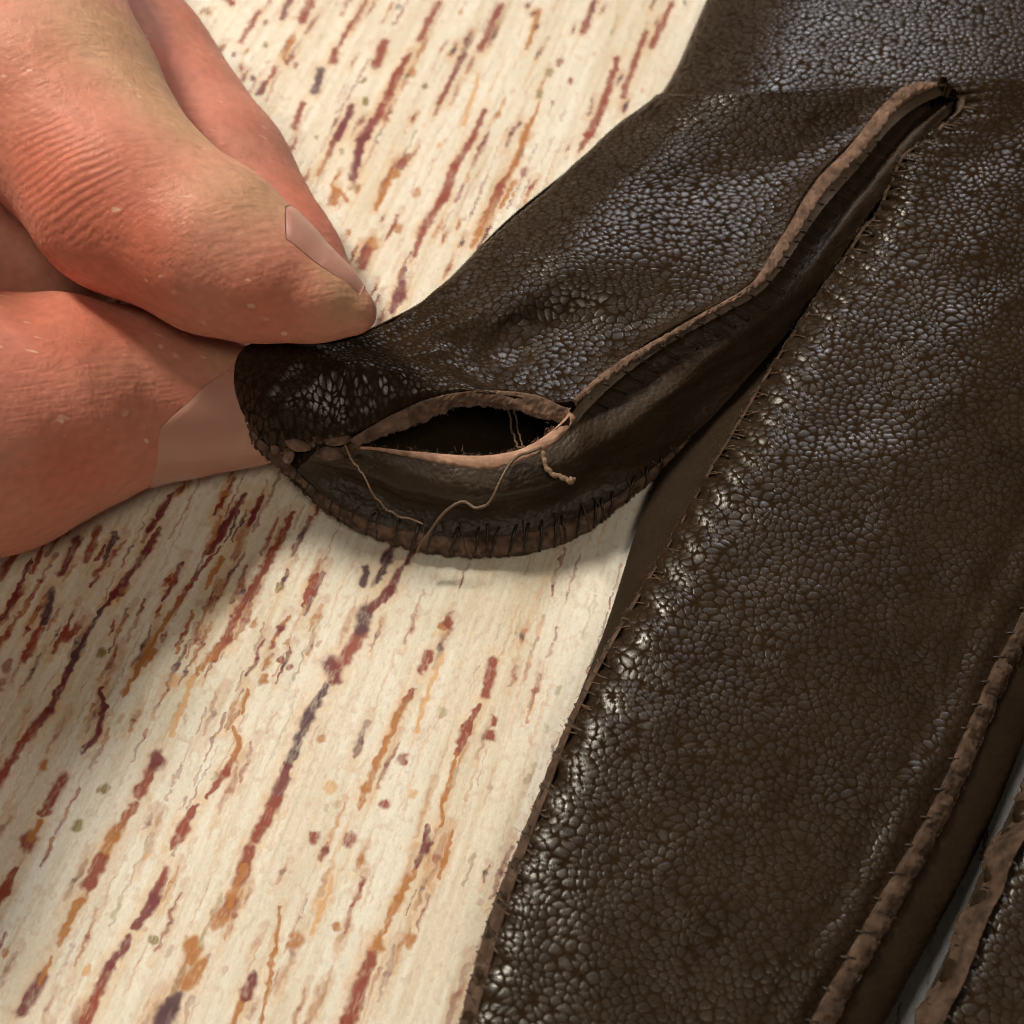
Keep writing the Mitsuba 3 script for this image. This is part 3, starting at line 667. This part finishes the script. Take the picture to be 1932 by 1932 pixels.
add('glove__finger_001__seam_rim', m, 'suede_brown')
stitch_run('glove__finger_001__stitch', inR(2.4, .1), inR(.35, -.1), 2.75, 'thread_dark', 0.10, 0.38, 1.35, 0.3, 0.12)
m, _ = ribbon(in2(2.0, 1.15), in2(-.25, .5), 0.6, 1.0, rag=0.5, seed=29, lobes=2.75, width_noise=0.45)
add('glove__finger_002__seam_rim', m, 'suede_brown')
stitch_run('glove__finger_002__stitch', in2(2.3, .9), in2(.3, .3), 2.75, 'thread_dark', 0.10, 0.38, 1.35, 0.3, 0.12)


# fuzz along the raw edges
def fuzz(base, E, n, mat, ln=0.55, r=0.018):
    E = curve(E, 500)
    parts = []
    for _ in range(n):
        p = E[rng.integers(0, 500)] + rng.normal(0, .15, 3) * MM
        d = rng.normal(0, 1, 3); d[2] = abs(d[2]) * .8 + .2; d /= np.linalg.norm(d)
        l = ln * rng.uniform(.4, 1.3) * MM
        side = rng.normal(0, .35, 3)
        parts.append(tube(np.array([p, p + d * l * .5 + side * l * .2, p + (d + side) * l]), r * MM * np.array([1, .8, .5]), 4, False))
    k = add(base, trimesh.util.concatenate(parts), mat)
    labels[k] = {'kind': 'stuff'}


fuzz('glove__finger__lint', uvz(lb), 260, 'suede_pale', .35)
fuzz('glove__finger__lint', uvz(lc), 160, 'suede_lip', .3)
fuzz('glove__finger__lint', uvz(ea), 160, 'suede_pale', .35)
fuzz('glove__finger__lint', uvz(rb), 160, 'thread_brown', .6)
fuzz('glove__finger_001__lint', outer, 420, 'thread_brown', .6)
fuzz('glove__finger_001__lint', inR(0.3, .1), 240, 'suede_brown', .5)

# ------------------------------------------------------------------ the hand
def chain(st):
    st = np.array(st, float)
    c = W(st[:, 0], st[:, 1], st[:, 2])
    return c, st[:, 3] / ppm(c)


INDEX = chain([(-420, -700, 46, 260), (-150, -370, 36, 232), (-25, -85, 30, 214), (95, 185, 27, 203), (240, 375, 25.2, 178), (408, 474, 24, 155), (500, 520, 23.2, 122), (598, 562, 22.2, 78), (668, 588, 21.3, 42)])
MIDDLE = chain([(-420, -560, 34, 230), (-70, -310, 19, 198), (80, -60, 15, 186), (240, 150, 13, 172), (400, 340, 11.5, 154), (520, 500, 10, 124), (600, 570, 9.2, 90)])
THUMB = chain([(-1000, 900, 34, 380), (-560, 870, 24, 330), (-250, 835, 17, 288), (-30, 800, 13.6, 244), (130, 764, 12.4, 202), (240, 752, 10.6, 166), (350, 764, 9.0, 130), (450, 762, 7.8, 113), (560, 765, 7.2, 92)])
RING = chain([(-700, 100, 30, 260), (-330, 330, 17, 200), (-60, 440, 10.5, 150), (60, 500, 8.5, 120)])
PALM = chain([(-420, -560, 42, 330), (-700, -250, 44, 420), (-900, 250, 42, 430), (-1000, 700, 38, 400)])
WRIST = chain([(-850, 250, 42, 430), (-1500, 250, 48, 420), (-2100, 300, 52, 450)])
DIGITS = [INDEX, MIDDLE, THUMB, RING, PALM, WRIST]


def sdf_chain(p, ch, k):
    c, r = ch
    out = None
    for i in range(len(c) - 1):
        ab = c[i + 1] - c[i]
        t = np.clip(((p - c[i]) @ ab) / (ab @ ab), 0, 1)
        d = np.linalg.norm(p - c[i] - t[:, None] * ab, axis=1) - (r[i] + t * (r[i + 1] - r[i]))
        if out is None:
            out = d
        else:
            h = np.clip(.5 + .5 * (out - d) / k, 0, 1)
            out = out * (1 - h) + d * h - k * h * (1 - h)
    return out


crease_pts = [(W(330, 222, 29), 1.5, .35)]


def sdf(p):
    f = None
    for j, ch in enumerate(DIGITS):
        d = sdf_chain(p, ch, 0.0016)
        if f is None:
            f = d
        else:
            k = 0.0005 if j < 3 else 0.004
            h = np.clip(.5 + .5 * (f - d) / k, 0, 1)
            f = f * (1 - h) + d * h - k * h * (1 - h)
    q = p / MM
    f = f - (meshkit.fbm(q * 0.16, 2, 6) - .5) * 0.55 * MM
    return f


def ball(c, r):
    return m3.Manifold.sphere(float(r), 40).translate([float(x) for x in c])


body = m3.Manifold()
for c, r in DIGITS:
    for i in range(len(c) - 1):
        body = body + (ball(c[i], r[i]) + ball(c[i + 1], r[i + 1])).hull()
body = body.refine_to_length(0.00075)
mm_ = body.to_mesh()
hand = trimesh.Trimesh(mm_.vert_properties[:, :3], mm_.tri_verts, process=True)
hand.merge_vertices()
trimesh.smoothing.filter_taubin(hand, iterations=8)
v = np.array(hand.vertices)
for _ in range(4):
    e = 2e-5
    f0 = sdf(v)
    g = np.stack([(sdf(v + np.eye(3)[a] * e) - sdf(v - np.eye(3)[a] * e)) / (2 * e) for a in range(3)], 1)
    v = v - g * (np.clip(f0, -8e-4, 8e-4) / np.maximum((g * g).sum(1), .25))[:, None] * 0.8
hand.vertices = v
trimesh.smoothing.filter_taubin(hand, iterations=4)

YEL = [(W(265, 130, 32), 4.5), (W(345, 255, 29), 3.6), (W(500, 420, 27), 3.0), (W(300, 265, 30), 4.2), (W(430, 385, 29), 4.4), (W(190, 90, 33), 6.0), (W(650, 560, 24), 2.4), (W(425, 675, 14), 2.2), (W(620, 500, 26), 2.0)]
RED = [(W(90, 330, 33), 7.0), (W(270, 480, 28), 5.0), (W(500, 570, 25), 4.5), (W(60, 700, 20), 6.0), (W(150, 900, 16), 5.0), (W(560, 400, 14), 6.0)]
RC = W(30, -40, 36)


def blob(p, c, r):
    d2 = dr.square(p.x - c[0]) + dr.square(p.y - c[1]) + dr.square(p.z - c[2])
    return dr.exp(-d2 / (r * MM) ** 2)


def skin_fn(p, n, uv):
    big = mikit.fbm(p.x * 130, p.y * 130, p.z * 130, 3)
    fine = mikit.fbm(p.x * 1400, p.y * 1400, p.z * 1400, 2)
    ye = sum((blob(p, c, r) for c, r in YEL), mi.Float(0))
    re = sum((blob(p, c, r) for c, r in RED), mi.Float(0))
    c = mikit.mix((0.51, 0.180, 0.126), (0.52, 0.225, 0.162), mikit.smoothstep(.3, .7, big))
    c = mikit.mix(c, (0.50, 0.290, 0.170), dr.clip(ye, 0, 1) * .85)
    c = mikit.mix(c, (0.49, 0.135, 0.086), dr.clip(re, 0, 1) * .8)
    flake = mikit.smoothstep(.80, .9, mikit.noise(p.x * 900, p.y * 2600, p.z * 900)) * mikit.smoothstep(.55, .7, mikit.noise(p.x * 260, p.y * 260, p.z * 260 + 4))
    c = mikit.mix(c, (0.74, 0.50, 0.38), flake * .55)
    return c * (0.86 + 0.28 * fine)


def skin_bump(p, n, uv):
    d = dr.sqrt(dr.square(p.x - RC[0]) + dr.square(p.y - RC[1]) + dr.square(p.z - RC[2]))
    w = mikit.noise(p.x * 350, p.y * 350, p.z * 350)
    m = blob(p, W(60, 310, 35), 7.5)
    ridge = dr.sin((d + w * 0.0006) * (2 * math.pi / 0.00068)) * mikit.smoothstep(.25, .7, m)
    a = mikit.noise(p.x * 4200 + p.y * 1600, p.y * 2300 - p.x * 900, p.z * 2500)
    b = mikit.noise(p.x * 2300 - p.y * 3900, p.y * 1700 + p.z * 1800, p.x * 700)
    return 0.000024 * ridge + 0.000040 * (a + b) + 0.000028 * mikit.fbm(p.x * 700, p.y * 700, p.z * 700, 2)


scene['skin'] = {'type': 'bumpmap', 'arbitrary': proc(skin_bump, eps=6e-5), 'scale': 1.0,
                 'bsdf': {'type': 'principled', 'base_color': proc(skin_fn), 'roughness': 0.55, 'specular': 0.28, 'sheen': 0.1}}


def nail_fn(p, n, uv):
    return mikit.mix((0.44, 0.205, 0.160), (0.46, 0.245, 0.190), mikit.fbm(p.x * 200, p.y * 200, p.z * 200, 2))


scene['nail'] = {'type': 'twosided', 'bsdf': {'type': 'principled', 'base_color': proc(nail_fn), 'roughness': 0.4, 'specular': 0.45}}
labels['hand'] = {'label': 'bare hand pinching the glove fingertip between thumb and forefinger', 'category': 'hand'}
add('hand', hand, 'skin')


def nail(ch, phis, t0s, t1, lift, taper, key, label, side):
    """a curved plate on a finger end: phi turns round the finger's axis from the camera side; t runs along the chain by pixel stations"""
    c, r = ch
    n = len(c)
    cs, rs = spl(c, np.arange(n), 1), spl(r[:, None], np.arange(n), 1)
    ph = np.linspace(phis[0], phis[1], 60)
    t0 = np.interp(ph, *t0s)
    rows = []
    for f, tt in zip(ph, t0):
        row = []
        for t in np.linspace(tt, t1, 60):
            cc = cs(t); rr = float(rs(t)[0])
            ax = cs(min(t + .3, n - 1)) - cs(t - .3); ax /= np.linalg.norm(ax)
            vw = EYE - cc; vw -= ax * (vw @ ax); vw /= np.linalg.norm(vw)
            sd = np.cross(ax, vw) * side
            a = math.radians(f)
            row.append(cc + (vw * math.cos(a) + sd * math.sin(a)) * (rr * taper + lift * MM))
        rows.append(row)
    G = np.array(rows)
    # project on the finger, then lift
    q = G.reshape(-1, 3)
    for _ in range(6):
        e = 2e-5
        f0 = sdf_chain(q, ch, .0016) - lift * MM
        g = np.stack([(sdf_chain(q + np.eye(3)[a] * e, ch, .0016) - sdf_chain(q - np.eye(3)[a] * e, ch, .0016)) / (2 * e) for a in range(3)], 1)
        q = q - g * (f0 / np.maximum((g * g).sum(1), .3))[:, None]
    G = q.reshape(G.shape)
    N = normals(G)
    cen = c[-2]
    if ((G[30, 30] - cs(n - 2.5)) * N[30, 30]).sum() < 0:
        N = -N
    a, b = np.linspace(0, 1, 60)[:, None], np.linspace(0, 1, 60)[None]
    G = G - N * (0.17 * MM * (1 - np.clip(np.minimum(a / .07, b / .07), 0, 1) ** .6))[..., None]     # sinks into the skin at its root and side
    k = add(key, solid(G, G - N * 0.6 * MM), 'nail')
    labels[k] = {'label': label}


nail(THUMB, (-36, 118), ([-36, -15, 5, 17, 60, 90, 118], [6.95, 6.3, 5.8, 5.52, 5.43, 5.46, 5.5]), 8.0, 0.16, 1.0, 'hand__fingernail', 'thumbnail half hidden behind the glove tip', 1)
nail(INDEX, (38, 150), ([38, 70, 90, 110, 150], [6.3, 5.95, 5.9, 5.9, 6.1]), 8.0, 0.22, 1.0, 'hand__fingernail', 'forefinger nail seen edge on', -1)
